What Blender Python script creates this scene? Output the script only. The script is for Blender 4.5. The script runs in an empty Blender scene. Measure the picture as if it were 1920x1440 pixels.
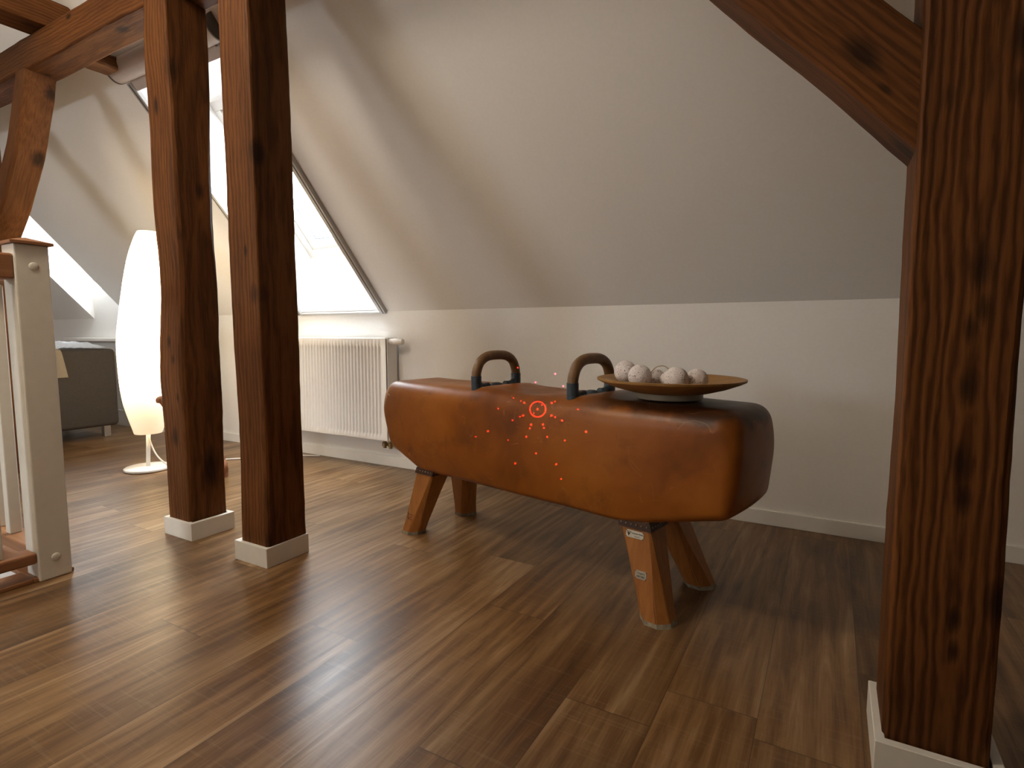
import bpy, bmesh, math, random
from math import radians as R, sin, cos, tan, pi
from mathutils import Vector, Matrix, noise

# ------------------------------------------------------------------ camera, sky, lights, exposure
sc = bpy.context.scene
COL = sc.collection
cam_d = bpy.data.cameras.new('camera'); cam = bpy.data.objects.new('camera', cam_d); COL.objects.link(cam)
cam.location = (0, 0, 0.76); cam.rotation_euler = (R(90 - 5.25), 0, R(29.8))
cam_d.sensor_width = 36; cam_d.lens = 36 * 1045 / 1920; cam_d.clip_start = 0.02
sc.camera = cam
sc.view_settings.view_transform = 'Standard'; sc.view_settings.look = 'None'
sc.view_settings.gamma = 1; sc.view_settings.use_curve_mapping = False
sc.view_settings.exposure = 0.0

SKY_STRENGTH = 42.0
world = bpy.data.worlds.new('overcast_sky'); sc.world = world; world.use_nodes = True
bg = world.node_tree.nodes['Background']
bg.inputs[0].default_value = (0.91, 0.955, 1.0, 1); bg.inputs[1].default_value = SKY_STRENGTH

TH = R(48.7); D = 2.384; KZ = 0.88            # roof pitch, knee wall distance and height
YM = -0.4                                     # ridge line
ZC = 2.45                                     # flat ceiling
def roof(x, s, off=0.0):                      # point on the front slope: s up the slope, off into the room
    return Vector((x, D - s * cos(TH) - off * sin(TH), KZ + s * sin(TH) - off * cos(TH)))
def roof_back(x, s, off=0.0):
    p = roof(x, s, off); return Vector((p.x, 2 * YM - p.y, p.z))

def portal(name, loc, nrm, sx, sy):           # guides daylight sampling through a window opening
    l = bpy.data.lights.new(name, 'AREA'); l.shape = 'RECTANGLE'; l.size = sx; l.size_y = sy
    l.cycles.is_portal = True
    o = bpy.data.objects.new(name, l); COL.objects.link(o); o.location = loc
    z = -Vector(nrm).normalized(); x = Vector((1, 0, 0)); y = z.cross(x)
    o.rotation_euler = Matrix((x, y, z)).transposed().to_euler()
nin = Vector((0, -sin(TH), -cos(TH)))
portal('skylight_portal', roof(-2.54, 0.70, -0.30), nin, 0.6, 0.9)
portal('dormer_portal', (-5.18, D + 0.06, 1.38), (0, -1, 0), 0.55, 0.6)
portal('fill_window_portal', roof_back(-3.4, 0.65, -0.2), Vector((0, sin(TH), -cos(TH))), 0.95, 0.75)  # daylight guide for the added window behind the camera

def lamp(name, loc, energy, color, radius):
    l = bpy.data.lights.new(name, 'POINT'); l.energy = energy; l.color = color; l.shadow_soft_size = radius
    o = bpy.data.objects.new(name, l); COL.objects.link(o); o.location = loc; return o
lamp('ceiling_bulb_left', (-4.6, -0.3, 2.25), 5, (1.0, 0.80, 0.55), 0.10)
lamp('fill_lamp_rear', (-2.9, -1.9, 2.0), 9, (1.0, 0.76, 0.50), 0.25)  # added fill lamp out of view, soft warm light from behind
lamp('fill_lamp_middle', (-1.80, 0.05, 2.28), 48, (1.0, 0.86, 0.68), 0.15)  # added fill lamp out of view, lifts the knee wall above the slope

# ------------------------------------------------------------------ helpers
def link(name, me, mat=None, parent=None, smooth=False, **props):
    o = bpy.data.objects.new(name, me); COL.objects.link(o)
    if mat is not None:
        me.materials.clear()
        for m in (mat if isinstance(mat, (list, tuple)) else [mat]): me.materials.append(m)
    if smooth:
        for p in me.polygons: p.use_smooth = True
    if parent is not None: o.parent = parent
    for k, v in props.items(): o[k] = v
    return o
def obj(name, bm, mat, parent=None, smooth=False, auto=None, **props):
    bmesh.ops.recalc_face_normals(bm, faces=bm.faces[:])
    me = bpy.data.meshes.new(name); bm.to_mesh(me); bm.free()
    o = link(name, me, mat, parent, smooth or auto is not None, **props)
    if auto is not None:
        me.set_sharp_from_angle(angle=R(auto))
    return o
def thing(name, label, cat, loc=(0, 0, 0), rz=0, group=None):
    o = bpy.data.objects.new(name, None); COL.objects.link(o); o.empty_display_size = 0.1
    o.location = loc; o.rotation_euler = (0, 0, rz); o['label'] = label; o['category'] = cat
    if group: o['group'] = group
    return o
def tag(o, label, cat, group=None):
    o['label'] = label; o['category'] = cat
    if group: o['group'] = group
    return o
def BM(): return bmesh.new()
def box(bm, x0, x1, y0, y1, z0, z1, bev=0.0, seg=2):
    vs = [bm.verts.new((x, y, z)) for x in (x0, x1) for y in (y0, y1) for z in (z0, z1)]
    f = [(0, 1, 3, 2), (4, 6, 7, 5), (0, 4, 5, 1), (2, 3, 7, 6), (0, 2, 6, 4), (1, 5, 7, 3)]
    fs = [bm.faces.new([vs[i] for i in q]) for q in f]
    if bev > 0:
        es = list({e for q in fs for e in q.edges})
        bmesh.ops.bevel(bm, geom=es, offset=bev, segments=seg, profile=0.5, affect='EDGES')
    return bm
def quad(bm, *pts): return bm.faces.new([bm.verts.new(p) for p in pts])
def lathe(bm, prof, seg=48, close=False):
    rings = []
    for r, z in prof:
        if r < 1e-6: rings.append([bm.verts.new((0, 0, z))])
        else: rings.append([bm.verts.new((r * cos(2 * pi * i / seg), r * sin(2 * pi * i / seg), z)) for i in range(seg)])
    pairs = list(zip(rings, rings[1:]))
    if close: pairs.append((rings[-1], rings[0]))
    for a, b in pairs:
        for i in range(seg):
            j = (i + 1) % seg
            if len(a) == 1 and len(b) == 1: continue
            if len(a) == 1: bm.faces.new((a[0], b[i], b[j]))
            elif len(b) == 1: bm.faces.new((a[i], a[j], b[0]))
            else: bm.faces.new((a[i], a[j], b[j], b[i]))
    return bm
def tube(bm, pts, rad, seg=10, caps=True):
    pts = [Vector(p) for p in pts]; n = len(pts)
    rads = rad if isinstance(rad, (list, tuple)) else [rad] * n
    up = None; rings = []
    for i, p in enumerate(pts):
        t = (pts[min(i + 1, n - 1)] - pts[max(i - 1, 0)]).normalized()
        if up is None:
            up = t.orthogonal().normalized()
        else:
            up = (up - t * up.dot(t)).normalized()
        b = t.cross(up)
        rings.append([bm.verts.new(p + (up * cos(2 * pi * k / seg) + b * sin(2 * pi * k / seg)) * rads[i]) for k in range(seg)])
    for a, b in zip(rings, rings[1:]):
        for k in range(seg):
            l = (k + 1) % seg; bm.faces.new((a[k], a[l], b[l], b[k]))
    if caps: bm.faces.new(rings[0][::-1]); bm.faces.new(rings[-1])
    return bm
def spline(pts, n=8):
    pts = [Vector(p) for p in pts]; out = []
    for i in range(len(pts) - 1):
        p0, p1, p2, p3 = pts[max(i - 1, 0)], pts[i], pts[i + 1], pts[min(i + 2, len(pts) - 1)]
        for k in range(n):
            t = k / n
            out.append(0.5 * ((2 * p1) + (p2 - p0) * t + (2 * p0 - 5 * p1 + 4 * p2 - p3) * t * t + (3 * p1 - p0 - 3 * p2 + p3) * t ** 3))
    out.append(pts[-1]); return out

# ------------------------------------------------------------------ materials
class NT:
    def __init__(s, name):
        s.m = bpy.data.materials.new(name); s.m.use_nodes = True
        s.t = s.m.node_tree; s.p = s.t.nodes['Principled BSDF']; s.out = s.t.nodes['Material Output']
    def n(s, typ, **kw):
        nd = s.t.nodes.new(typ)
        for k, v in kw.items():
            if k.startswith('i_'):
                key = k[2:]; key = int(key) if key.isdigit() else key
                nd.inputs[key].default_value = v
            else: setattr(nd, k, v)
        return nd
    def l(s, a, b): s.t.links.new(a, b)
    def math(s, op, a, b=None, clamp=False):
        nd = s.n('ShaderNodeMath', operation=op, use_clamp=clamp)
        for i, v in enumerate((a, b)):
            if v is None: continue
            if isinstance(v, (int, float)): nd.inputs[i].default_value = v
            else: s.l(v, nd.inputs[i])
        return nd.outputs[0]
    def ramp(s, fac, stops, interp='LINEAR'):
        nd = s.n('ShaderNodeValToRGB'); nd.color_ramp.interpolation = interp
        e = nd.color_ramp.elements
        while len(e) < len(stops): e.new(0.5)
        for el, (pos, c) in zip(e, stops):
            el.position = pos; el.color = (*c, 1) if len(c) == 3 else c
        s.l(fac, nd.inputs[0]); return nd.outputs[0]
    def mix(s, fac, a, b, typ='MIX'):
        nd = s.n('ShaderNodeMix', data_type='RGBA', blend_type=typ)
        for i, v in ((0, fac), (6, a), (7, b)):
            if isinstance(v, (int, float)): nd.inputs[i].default_value = v
            elif isinstance(v, tuple): nd.inputs[i].default_value = (*v, 1) if len(v) == 3 else v
            else: s.l(v, nd.inputs[i])
        return nd.outputs[2]
    def coord(s, scale=(1, 1, 1), loc=(0, 0, 0), kind='Object'):
        tc = s.n('ShaderNodeTexCoord'); mp = s.n('ShaderNodeMapping')
        mp.inputs['Scale'].default_value = scale; mp.inputs['Location'].default_value = loc
        s.l(tc.outputs[kind], mp.inputs[0]); return mp.outputs[0]
    def noise(s, vec, scale, detail=3, rough=0.5, dist=0.0):
        nd = s.n('ShaderNodeTexNoise'); nd.inputs['Scale'].default_value = scale
        nd.inputs['Detail'].default_value = detail; nd.inputs['Roughness'].default_value = rough
        nd.inputs['Distortion'].default_value = dist
        s.l(vec, nd.inputs['Vector']); return nd.outputs['Fac']
    def bump(s, h, strength=0.2, dist=0.01):
        nd = s.n('ShaderNodeBump'); nd.inputs['Strength'].default_value = strength; nd.inputs['Distance'].default_value = dist
        s.l(h, nd.inputs['Height']); s.l(nd.outputs[0], s.p.inputs['Normal'])
    def set(s, **kw):
        for k, v in kw.items():
            i = s.p.inputs[k.replace('_', ' ')]
            if isinstance(v, (int, float)): i.default_value = v
            elif isinstance(v, tuple): i.default_value = (*v, 1) if len(v) == 3 else v
            else: s.l(v, i)
        return s
def srgb(r, g, b):
    f = lambda c: (c / 255 / 12.92) if c <= 10 else ((c / 255 + 0.055) / 1.055) ** 2.4
    return (f(r), f(g), f(b))
def plain(name, col, rough=0.5, metal=0.0, grain=0.06, scale=30, spec=0.5, bump=0.0):
    t = NT(name); v = t.coord()
    nz = t.noise(v, scale, 4)
    lo = tuple(c * (1 - grain) for c in col); hi = tuple(min(1, c * (1 + grain)) for c in col)
    t.set(Base_Color=t.ramp(nz, [(0.3, lo), (0.7, hi)]), Roughness=rough, Metallic=metal)
    t.p.inputs['Specular IOR Level'].default_value = spec
    if bump: t.bump(nz, bump, 0.002)
    return t.m
def timber_mat(name, seed, wave=0.30, knots=(), heart=None, light=(0.160, 0.064, 0.019), dark=(0.058, 0.021, 0.0065), rough=0.6):
    t = NT(name)
    v = t.coord(scale=(1, 1, 0.16), loc=(seed * 0.37, seed * 0.21, seed * 1.7))
    wv = t.n('ShaderNodeTexWave', wave_type='RINGS', rings_direction='Z')
    wv.inputs['Scale'].default_value = 24; wv.inputs['Distortion'].default_value = 6.0
    wv.inputs['Detail'].default_value = 3; wv.inputs['Detail Scale'].default_value = 1.6; wv.inputs['Detail Roughness'].default_value = 0.55
    t.l(t.coord(scale=(1, 1, 0.16), loc=(-heart[0], -heart[1], seed * 0.9) if heart else (0.09 + seed * 0.013, -0.05, seed * 0.9)), wv.inputs['Vector'])
    fine = t.noise(t.coord(scale=(60, 60, 2.2), loc=(seed, 0, 0)), 3, 4, 0.6)
    big = t.noise(t.coord(scale=(3, 3, 0.9), loc=(0, seed, 0)), 2.5, 3)
    g = t.math('ADD', t.math('MULTIPLY', wv.outputs['Fac'], wave), t.math('MULTIPLY', fine, 1 - wave))
    c = t.ramp(g, [(0.2, dark), (0.5, tuple(0.55 * a + 0.45 * b for a, b in zip(light, dark))), (0.8, light)])
    tone = t.ramp(big, [(0.3, (0.72, 0.66, 0.62)), (0.7, (1.18, 1.12, 1.05))])
    c = t.mix(1.0, c, tone, 'MULTIPLY')
    vo = t.n('ShaderNodeTexVoronoi', feature='F1'); vo.inputs['Scale'].default_value = 3.4
    t.l(t.coord(scale=(1.6, 1.6, 1.0), loc=(seed * 2.3, seed * 0.7, seed * 0.31)), vo.inputs['Vector'])
    kn = t.ramp(t.math('ADD', vo.outputs['Distance'], t.math('MULTIPLY', fine, 0.05)), [(0.10, (1, 1, 1)), (0.20, (0, 0, 0))])
    for kx, ky, kz, kr in knots:                            # dark knots at their own places, drawn out along the grain
        mp = t.n('ShaderNodeMapping'); mp.inputs['Location'].default_value = (-kx, -ky, -kz * 0.45); mp.inputs['Scale'].default_value = (1, 1, 0.45)
        tc = t.n('ShaderNodeTexCoord'); t.l(tc.outputs['Object'], mp.inputs[0])
        ln = t.n('ShaderNodeVectorMath', operation='LENGTH'); t.l(mp.outputs[0], ln.inputs[0])
        dd = t.math('ADD', ln.outputs['Value'], t.math('MULTIPLY', fine, kr * 1.1))
        kn = t.math('MAXIMUM', kn, t.math('DIVIDE', t.math('SUBTRACT', kr * 1.75, dd), kr * 0.8, clamp=True))
    c = t.mix(t.math('MULTIPLY', kn, 0.85), c, (0.018, 0.008, 0.004))
    t.set(Base_Color=c, Roughness=rough); t.p.inputs['Specular IOR Level'].default_value = 0.12
    t.bump(t.math('ADD', g, t.math('MULTIPLY', kn, -0.5)), 0.35, 0.004)
    return t.m
def oak_mat(name, light, dark, axis=2, rough=0.45):
    t = NT(name); s = [22, 22, 22]; s[axis] = 1.6
    g = t.noise(t.coord(scale=tuple(s)), 3, 4, 0.6, 0.4)
    t.set(Base_Color=t.ramp(g, [(0.3, dark), (0.7, light)]), Roughness=rough)
    t.bump(g, 0.1, 0.002); return t.m

M = {}
M['wall'] = plain('white_wall_paint', (0.80, 0.782, 0.755), 0.9, grain=0.015, scale=90, spec=0.2, bump=0.05)
M['trim'] = plain('white_trim_paint', (0.80, 0.785, 0.75), 0.45, grain=0.02, scale=20)
M['plinth'] = plain('plinth_white_paint', (0.78, 0.755, 0.70), 0.5, grain=0.03, scale=25)
M['white'] = plain('white_lacquer', (0.80, 0.775, 0.74), 0.35, grain=0.02)
M['newel'] = plain('painted_white_wood', (0.72, 0.68, 0.60), 0.45, grain=0.03)
M['alu'] = plain('grey_aluminium', (0.42, 0.40, 0.38), 0.4, 0.3, grain=0.05)
M['blind'] = plain('taupe_blind_plastic', (0.46, 0.40, 0.38), 0.5, grain=0.04)
M['blindcap'] = plain('dark_grey_plastic', (0.075, 0.066, 0.06), 0.5, grain=0.06)
M['gasket'] = plain('grey_rubber_gasket', (0.22, 0.25, 0.28), 0.7)
M['bluegrey'] = plain('blue_grey_cast_metal', (0.040, 0.056, 0.072), 0.45, 0.25, grain=0.25, scale=60, bump=0.1)
M['chrome'] = plain('brushed_steel', (0.6, 0.58, 0.55), 0.3, 1.0)
M['sofa'] = plain('taupe_upholstery', (0.075, 0.062, 0.048), 0.75, grain=0.15, scale=160, bump=0.2)
M['fleece'] = plain('white_fleece', (0.85, 0.86, 0.87), 0.95, grain=0.08, scale=70, bump=0.6)
M['throw'] = plain('cream_cloth', (0.75, 0.62, 0.44), 0.9, grain=0.05, scale=120)
M['cord'] = plain('white_cable_plastic', (0.75, 0.72, 0.66), 0.5)
M['dark'] = plain('dark_leather_band', (0.045, 0.018, 0.010), 0.5, grain=0.3, scale=60)
M['stud'] = plain('dull_nail_heads', (0.30, 0.24, 0.19), 0.35, 0.9)
M['rubber'] = plain('worn_grey_felt', (0.28, 0.25, 0.19), 0.9, grain=0.3, scale=80)
M['plate'] = plain('enamelled_plate', (0.62, 0.61, 0.54), 0.4, grain=0.06, scale=200)
M['plate2'] = plain('grey_zinc_plate', (0.40, 0.38, 0.33), 0.4, grain=0.08, scale=200)
M['ink'] = plain('dark_print', (0.03, 0.03, 0.025), 0.6)
M['ink2'] = plain('grey_print', (0.12, 0.11, 0.095), 0.6)
M['brass'] = plain('tarnished_brass', (0.30, 0.22, 0.11), 0.4, 0.9)
M['rail'] = oak_mat('beech_rail', (0.33, 0.15, 0.065), (0.22, 0.09, 0.035), 1)
M['railx'] = oak_mat('beech_rail_crosswise', (0.36, 0.17, 0.075), (0.24, 0.10, 0.04), 0)
M['grip'] = oak_mat('pommel_wood', (0.19, 0.095, 0.032), (0.115, 0.055, 0.018), 0, 0.45)
M['legwood'] = oak_mat('varnished_leg_leather', (0.40, 0.160, 0.034), (0.29, 0.105, 0.020), 2, 0.45)
M['bowl'] = oak_mat('turned_bowl_wood', (0.36, 0.19, 0.055), (0.25, 0.125, 0.034), 0, 0.5)
M['footring'] = plain('bowl_foot_ring', (0.34, 0.29, 0.21), 0.4, grain=0.1, scale=12)
M['drift'] = oak_mat('reddish_driftwood', (0.40, 0.17, 0.08), (0.16, 0.06, 0.025), 2, 0.7)

def glass_mat():
    t = NT('window_glass'); t.t.nodes.remove(t.p)
    a = t.n('ShaderNodeBsdfTransparent'); a.inputs[0].default_value = (0.95, 0.97, 0.98, 1)
    g = t.n('ShaderNodeBsdfGlossy'); g.inputs['Roughness'].default_value = 0.02
    mx = t.n('ShaderNodeMixShader'); mx.inputs[0].default_value = 0.06; t.l(a.outputs[0], mx.inputs[1]); t.l(g.outputs[0], mx.inputs[2])
    t.l(mx.outputs[0], t.out.inputs[0]); return t.m
M['glass'] = glass_mat()

def floor_mat():
    t = NT('vinyl_plank_floor')
    tc = t.n('ShaderNodeTexCoord'); sp = t.n('ShaderNodeSeparateXYZ'); t.l(tc.outputs['Object'], sp.inputs[0])
    W, LN = 0.178, 1.22
    u = t.math('DIVIDE', t.math('ADD', sp.outputs[0], 20.03), W); iu = t.math('FLOOR', u); fu = t.math('FRACT', u)
    wn = t.n('ShaderNodeTexWhiteNoise', noise_dimensions='1D'); t.l(iu, wn.inputs['W'])
    v = t.math('ADD', t.math('DIVIDE', sp.outputs[1], LN), t.math('ADD', wn.outputs['Value'], 30)); iv = t.math('FLOOR', v); fv = t.math('FRACT', v)
    cb = t.n('ShaderNodeCombineXYZ'); t.l(iu, cb.inputs[0]); t.l(iv, cb.inputs[1])
    w2 = t.n('ShaderNodeTexWhiteNoise', noise_dimensions='2D'); t.l(cb.outputs[0], w2.inputs['Vector'])
    # grain coordinates, shifted board by board
    off = t.n('ShaderNodeVectorMath', operation='SCALE'); t.l(w2.outputs['Color'], off.inputs[0]); off.inputs['Scale'].default_value = 37.0
    gv = t.n('ShaderNodeVectorMath', operation='ADD'); t.l(tc.outputs['Object'], gv.inputs[0]); t.l(off.outputs[0], gv.inputs[1])
    def mp(s):
        m = t.n('ShaderNodeMapping'); m.inputs['Scale'].default_value = s; t.l(gv.outputs[0], m.inputs[0]); return m.outputs[0]
    g1 = t.noise(mp((11, 1.0, 1)), 2.2, 6, 0.62, 1.2)
    g2 = t.noise(mp((120, 3.0, 1)), 2.0, 3, 0.6)
    wv = t.n('ShaderNodeTexWave', wave_type='BANDS', bands_direction='X'); wv.inputs['Scale'].default_value = 2.4
    wv.inputs['Distortion'].default_value = 9; wv.inputs['Detail'].default_value = 3; wv.inputs['Detail Scale'].default_value = 0.9
    t.l(mp((3.0, 0.55, 1)), wv.inputs['Vector'])
    g3 = t.noise(mp((2.6, 0.8, 1)), 2.0, 2)
    saw = t.noise(mp((5, 150, 1)), 1.2, 2)
    s = t.math('ADD', t.math('MULTIPLY', g1, 0.40), t.math('ADD', t.math('MULTIPLY', g2, 0.16), t.math('ADD', t.math('MULTIPLY', wv.outputs['Fac'], 0.06), t.math('MULTIPLY', g3, 0.38))))
    c = t.ramp(s, [(0.34, (0.055, 0.025, 0.008)), (0.46, (0.135, 0.068, 0.024)), (0.55, (0.215, 0.122, 0.050)), (0.66, (0.350, 0.235, 0.130))])
    tone = t.ramp(w2.outputs['Value'], [(0.0, (0.78, 0.76, 0.74)), (0.35, (0.98, 0.94, 0.88)), (0.65, (1.05, 1.02, 1.0)), (1.0, (1.16, 1.13, 1.12))])
    c = t.mix(1.0, c, tone, 'MULTIPLY')
    c = t.mix(t.math('MULTIPLY', t.math('GREATER_THAN', saw, 0.62), 0.10), c, (0.36, 0.27, 0.18))
    # seams
    eu = t.math('MINIMUM', fu, t.math('SUBTRACT', 1.0, fu)); ev = t.math('MINIMUM', fv, t.math('SUBTRACT', 1.0, fv))
    seam = t.math('MAXIMUM', t.math('LESS_THAN', eu, 0.006), t.math('LESS_THAN', ev, 0.0011))
    c = t.mix(t.math('MULTIPLY', seam, 0.55), c, (0.03, 0.016, 0.008))
    rg = t.ramp(g1, [(0.3, (0.37, 0.37, 0.37)), (0.7, (0.29, 0.29, 0.29))])
    t.set(Base_Color=c, Roughness=rg); t.p.inputs['Specular IOR Level'].default_value = 0.42
    t.bump(t.math('SUBTRACT', t.math('ADD', t.math('MULTIPLY', g2, 0.5), t.math('MULTIPLY', g1, 0.5)), t.math('MULTIPLY', seam, 0.6)), 0.05, 0.003)
    return t.m
M['floor'] = floor_mat()

def leather_mat():
    t = NT('old_brown_leather')
    v = t.coord()
    big = t.noise(v, 2.6, 4, 0.6, 0.4); mid = t.noise(t.coord(loc=(3, 1, 5)), 9, 4, 0.6)
    fine = t.noise(v, 220, 2, 0.5)
    c = t.ramp(big, [(0.30, (0.150, 0.042, 0.006)), (0.50, (0.28, 0.086, 0.010)), (0.70, (0.36, 0.125, 0.016))])
    c = t.mix(t.ramp(mid, [(0.55, (0, 0, 0)), (0.75, (0.45, 0.45, 0.45))]), c, (0.075, 0.024, 0.007))
    # darker along the top, mostly towards the right end
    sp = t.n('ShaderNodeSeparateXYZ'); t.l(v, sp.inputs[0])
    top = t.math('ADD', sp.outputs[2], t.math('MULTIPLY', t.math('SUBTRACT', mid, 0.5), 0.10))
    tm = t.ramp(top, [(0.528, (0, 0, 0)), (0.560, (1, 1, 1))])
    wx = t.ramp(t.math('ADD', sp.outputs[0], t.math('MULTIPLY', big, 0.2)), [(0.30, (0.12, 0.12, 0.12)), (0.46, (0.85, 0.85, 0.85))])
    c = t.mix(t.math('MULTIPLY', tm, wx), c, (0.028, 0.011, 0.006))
    # fine pale scratches
    sc1 = t.n('ShaderNodeTexVoronoi', feature='DISTANCE_TO_EDGE'); sc1.inputs['Scale'].default_value = 3.2
    dv = t.n('ShaderNodeVectorMath', operation='ADD'); t.l(v, dv.inputs[0])
    nzv = t.n('ShaderNodeTexNoise'); nzv.inputs['Scale'].default_value = 4; t.l(v, nzv.inputs['Vector']); t.l(nzv.outputs['Color'], dv.inputs[1])
    t.l(dv.outputs[0], sc1.inputs['Vector'])
    s = t.math('MULTIPLY', t.math('LESS_THAN', sc1.outputs['Distance'], 0.004), t.math('GREATER_THAN', mid, 0.52))
    c = t.mix(t.math('MULTIPLY', s, 0.30), c, (0.40, 0.19, 0.075))
    t.set(Base_Color=c, Roughness=t.ramp(mid, [(0.3, (0.33, 0.33, 0.33)), (0.7, (0.45, 0.45, 0.45))]))
    t.p.inputs['Specular IOR Level'].default_value = 0.32
    t.bump(t.math('ADD', t.math('MULTIPLY', fine, 0.5), t.math('MULTIPLY', mid, 0.5)), 0.15, 0.003)
    return t.m
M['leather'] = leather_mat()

def ball_mat():
    t = NT('speckled_cotton'); vo = t.n('ShaderNodeTexVoronoi', feature='F1'); vo.inputs['Scale'].default_value = 190
    t.l(t.coord(), vo.inputs['Vector'])
    n2 = t.noise(t.coord(scale=(1, 1, 1)), 90, 3)
    k = t.math('MULTIPLY', t.math('LESS_THAN', vo.outputs['Distance'], 0.30), t.math('GREATER_THAN', n2, 0.5))
    t.set(Base_Color=t.mix(k, t.ramp(n2, [(0.3, (0.70, 0.63, 0.62)), (0.7, (0.86, 0.80, 0.79))]), (0.24, 0.19, 0.17)), Roughness=0.9)
    t.bump(n2, 0.5, 0.004); return t.m
M['ball'] = ball_mat()

def shade_mat():
    t = NT('glowing_rice_paper'); v = t.coord()
    sp = t.n('ShaderNodeSeparateXYZ'); t.l(v, sp.inputs[0])
    ribs = t.math('FRACT', t.math('MULTIPLY', sp.outputs[2], 95))
    rib = t.ramp(ribs, [(0.0, (0.86, 0.86, 0.86)), (0.25, (1, 1, 1)), (0.75, (1, 1, 1)), (1.0, (0.86, 0.86, 0.86))])
    glow = t.ramp(sp.outputs[2], [(0.22, (0.13,) * 3), (0.30, (0.17,) * 3), (0.42, (0.36,) * 3), (0.58, (1,) * 3), (0.95, (1,) * 3), (1.0, (0.9,) * 3)])
    col = t.ramp(sp.outputs[2], [(0.22, (1.0, 0.74, 0.42)), (0.45, (1.0, 0.80, 0.52)), (0.9, (1.0, 0.80, 0.52))])
    t.set(Base_Color=(0.8, 0.76, 0.68), Roughness=0.8, Emission_Color=t.mix(1.0, col, rib, 'MULTIPLY'),
          Emission_Strength=t.math('MULTIPLY', glow, 5.0))
    return t.m
M['shade'] = shade_mat()

# ------------------------------------------------------------------ the room shell
XL, XR, YB = -7.2, 3.6, 2 * YM - D
S_TOP = (ZC - KZ) / sin(TH)
SK = (-2.862, -2.215, 0.012, 1.395)           # skylight opening: x0, x1, s0, s1
DM = (-5.472, -4.888, 1.15)                   # dormer opening: x0, x1, s top
RS = (-3.9, -2.9, 0.30, 1.00)                 # added unseen skylight, fill light from behind
HO = (-3.9, -2.16, -1.7, 0.70)                # stair opening in the floor
bm = BM()
for x0, x1, y0, y1 in ((XL, HO[0], YB, D), (HO[1], XR, YB, D), (HO[0], HO[1], YB, HO[2]), (HO[0], HO[1], HO[3], D)):
    quad(bm, (x0, y0, 0), (x1, y0, 0), (x1, y1, 0), (x0, y1, 0))
obj('floor', bm, M['floor'], kind='structure')

bm = BM()
def slope_rect(fn, x0, x1, s0, s1):
    if x1 > x0 and s1 > s0: quad(bm, fn(x0, s0), fn(x1, s0), fn(x1, s1), fn(x0, s1))
slope_rect(roof, XL, DM[0], 0, S_TOP); slope_rect(roof, DM[0], DM[1], DM[2], S_TOP)
slope_rect(roof, DM[1], SK[0], 0, S_TOP); slope_rect(roof, SK[0], SK[1], 0, SK[2]); slope_rect(roof, SK[0], SK[1], SK[3], S_TOP)
slope_rect(roof, SK[1], XR, 0, S_TOP)
slope_rect(roof_back, XL, RS[0], 0, S_TOP); slope_rect(roof_back, RS[0], RS[1], 0, RS[2]); slope_rect(roof_back, RS[0], RS[1], RS[3], S_TOP)
slope_rect(roof_back, RS[1], XR, 0, S_TOP)
a, b = roof(0, S_TOP).y, roof_back(0, S_TOP).y
quad(bm, (XL, b, ZC), (XR, b, ZC), (XR, a, ZC), (XL, a, ZC))
obj('ceiling', bm, M['wall'], kind='structure')

bm = BM()
quad(bm, (XL, D, 0), (XR, D, 0), (XR, D, KZ), (XL, D, KZ))
dz1 = KZ + DM[2] * sin(TH); dy1 = D - DM[2] * cos(TH); WZ0, WZ1 = 1.08, 1.68
quad(bm, (DM[0], D, KZ), (DM[1], D, KZ), (DM[1], D, WZ0), (DM[0], D, WZ0))
quad(bm, (DM[0], D, WZ1), (DM[1], D, WZ1), (DM[1], D, dz1), (DM[0], D, dz1))
obj('wall_back', bm, M['wall'], kind='structure')
bm = BM()
for x in DM[:2]:
    quad(bm, (x, D, KZ), (x, D, dz1), (x, dy1, dz1))
quad(bm, (DM[0], D, dz1), (DM[1], D, dz1), (DM[1], dy1, dz1), (DM[0], dy1, dz1))
obj('wall_dormer', bm, M['wall'], kind='structure')
bm = BM(); quad(bm, (XL, YB, 0), (XR, YB, 0), (XR, YB, KZ), (XL, YB, KZ)); obj('wall_front', bm, M['wall'], kind='structure')
for nm, x in (('wall_left', XL), ('wall_right', XR)):
    bm = BM()
    bm.faces.new([bm.verts.new(p) for p in ((x, YB, 0), (x, D, 0), (x, D, KZ), (x, a, ZC), (x, b, ZC), (x, YB, KZ))])
    obj(nm, bm, M['wall'], kind='structure')
bm = BM(); box(bm, -1.75, XR, -0.70, -0.58, 0, ZC); obj('wall_light_blocker', bm, M['wall'], kind='structure')  # added out-of-view wall, keeps the rear light off the right side
bm = BM(); box(bm, XL, XR, D - 0.013, D, 0, 0.058, 0.002); obj('baseboard_back', bm, M['trim'], kind='structure')
bm = BM(); box(bm, -5.9, -4.05, D - 0.045, D - 0.013, 0, 0.128, 0.004); obj('trim_1', bm, M['trim'], kind='structure')

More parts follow.
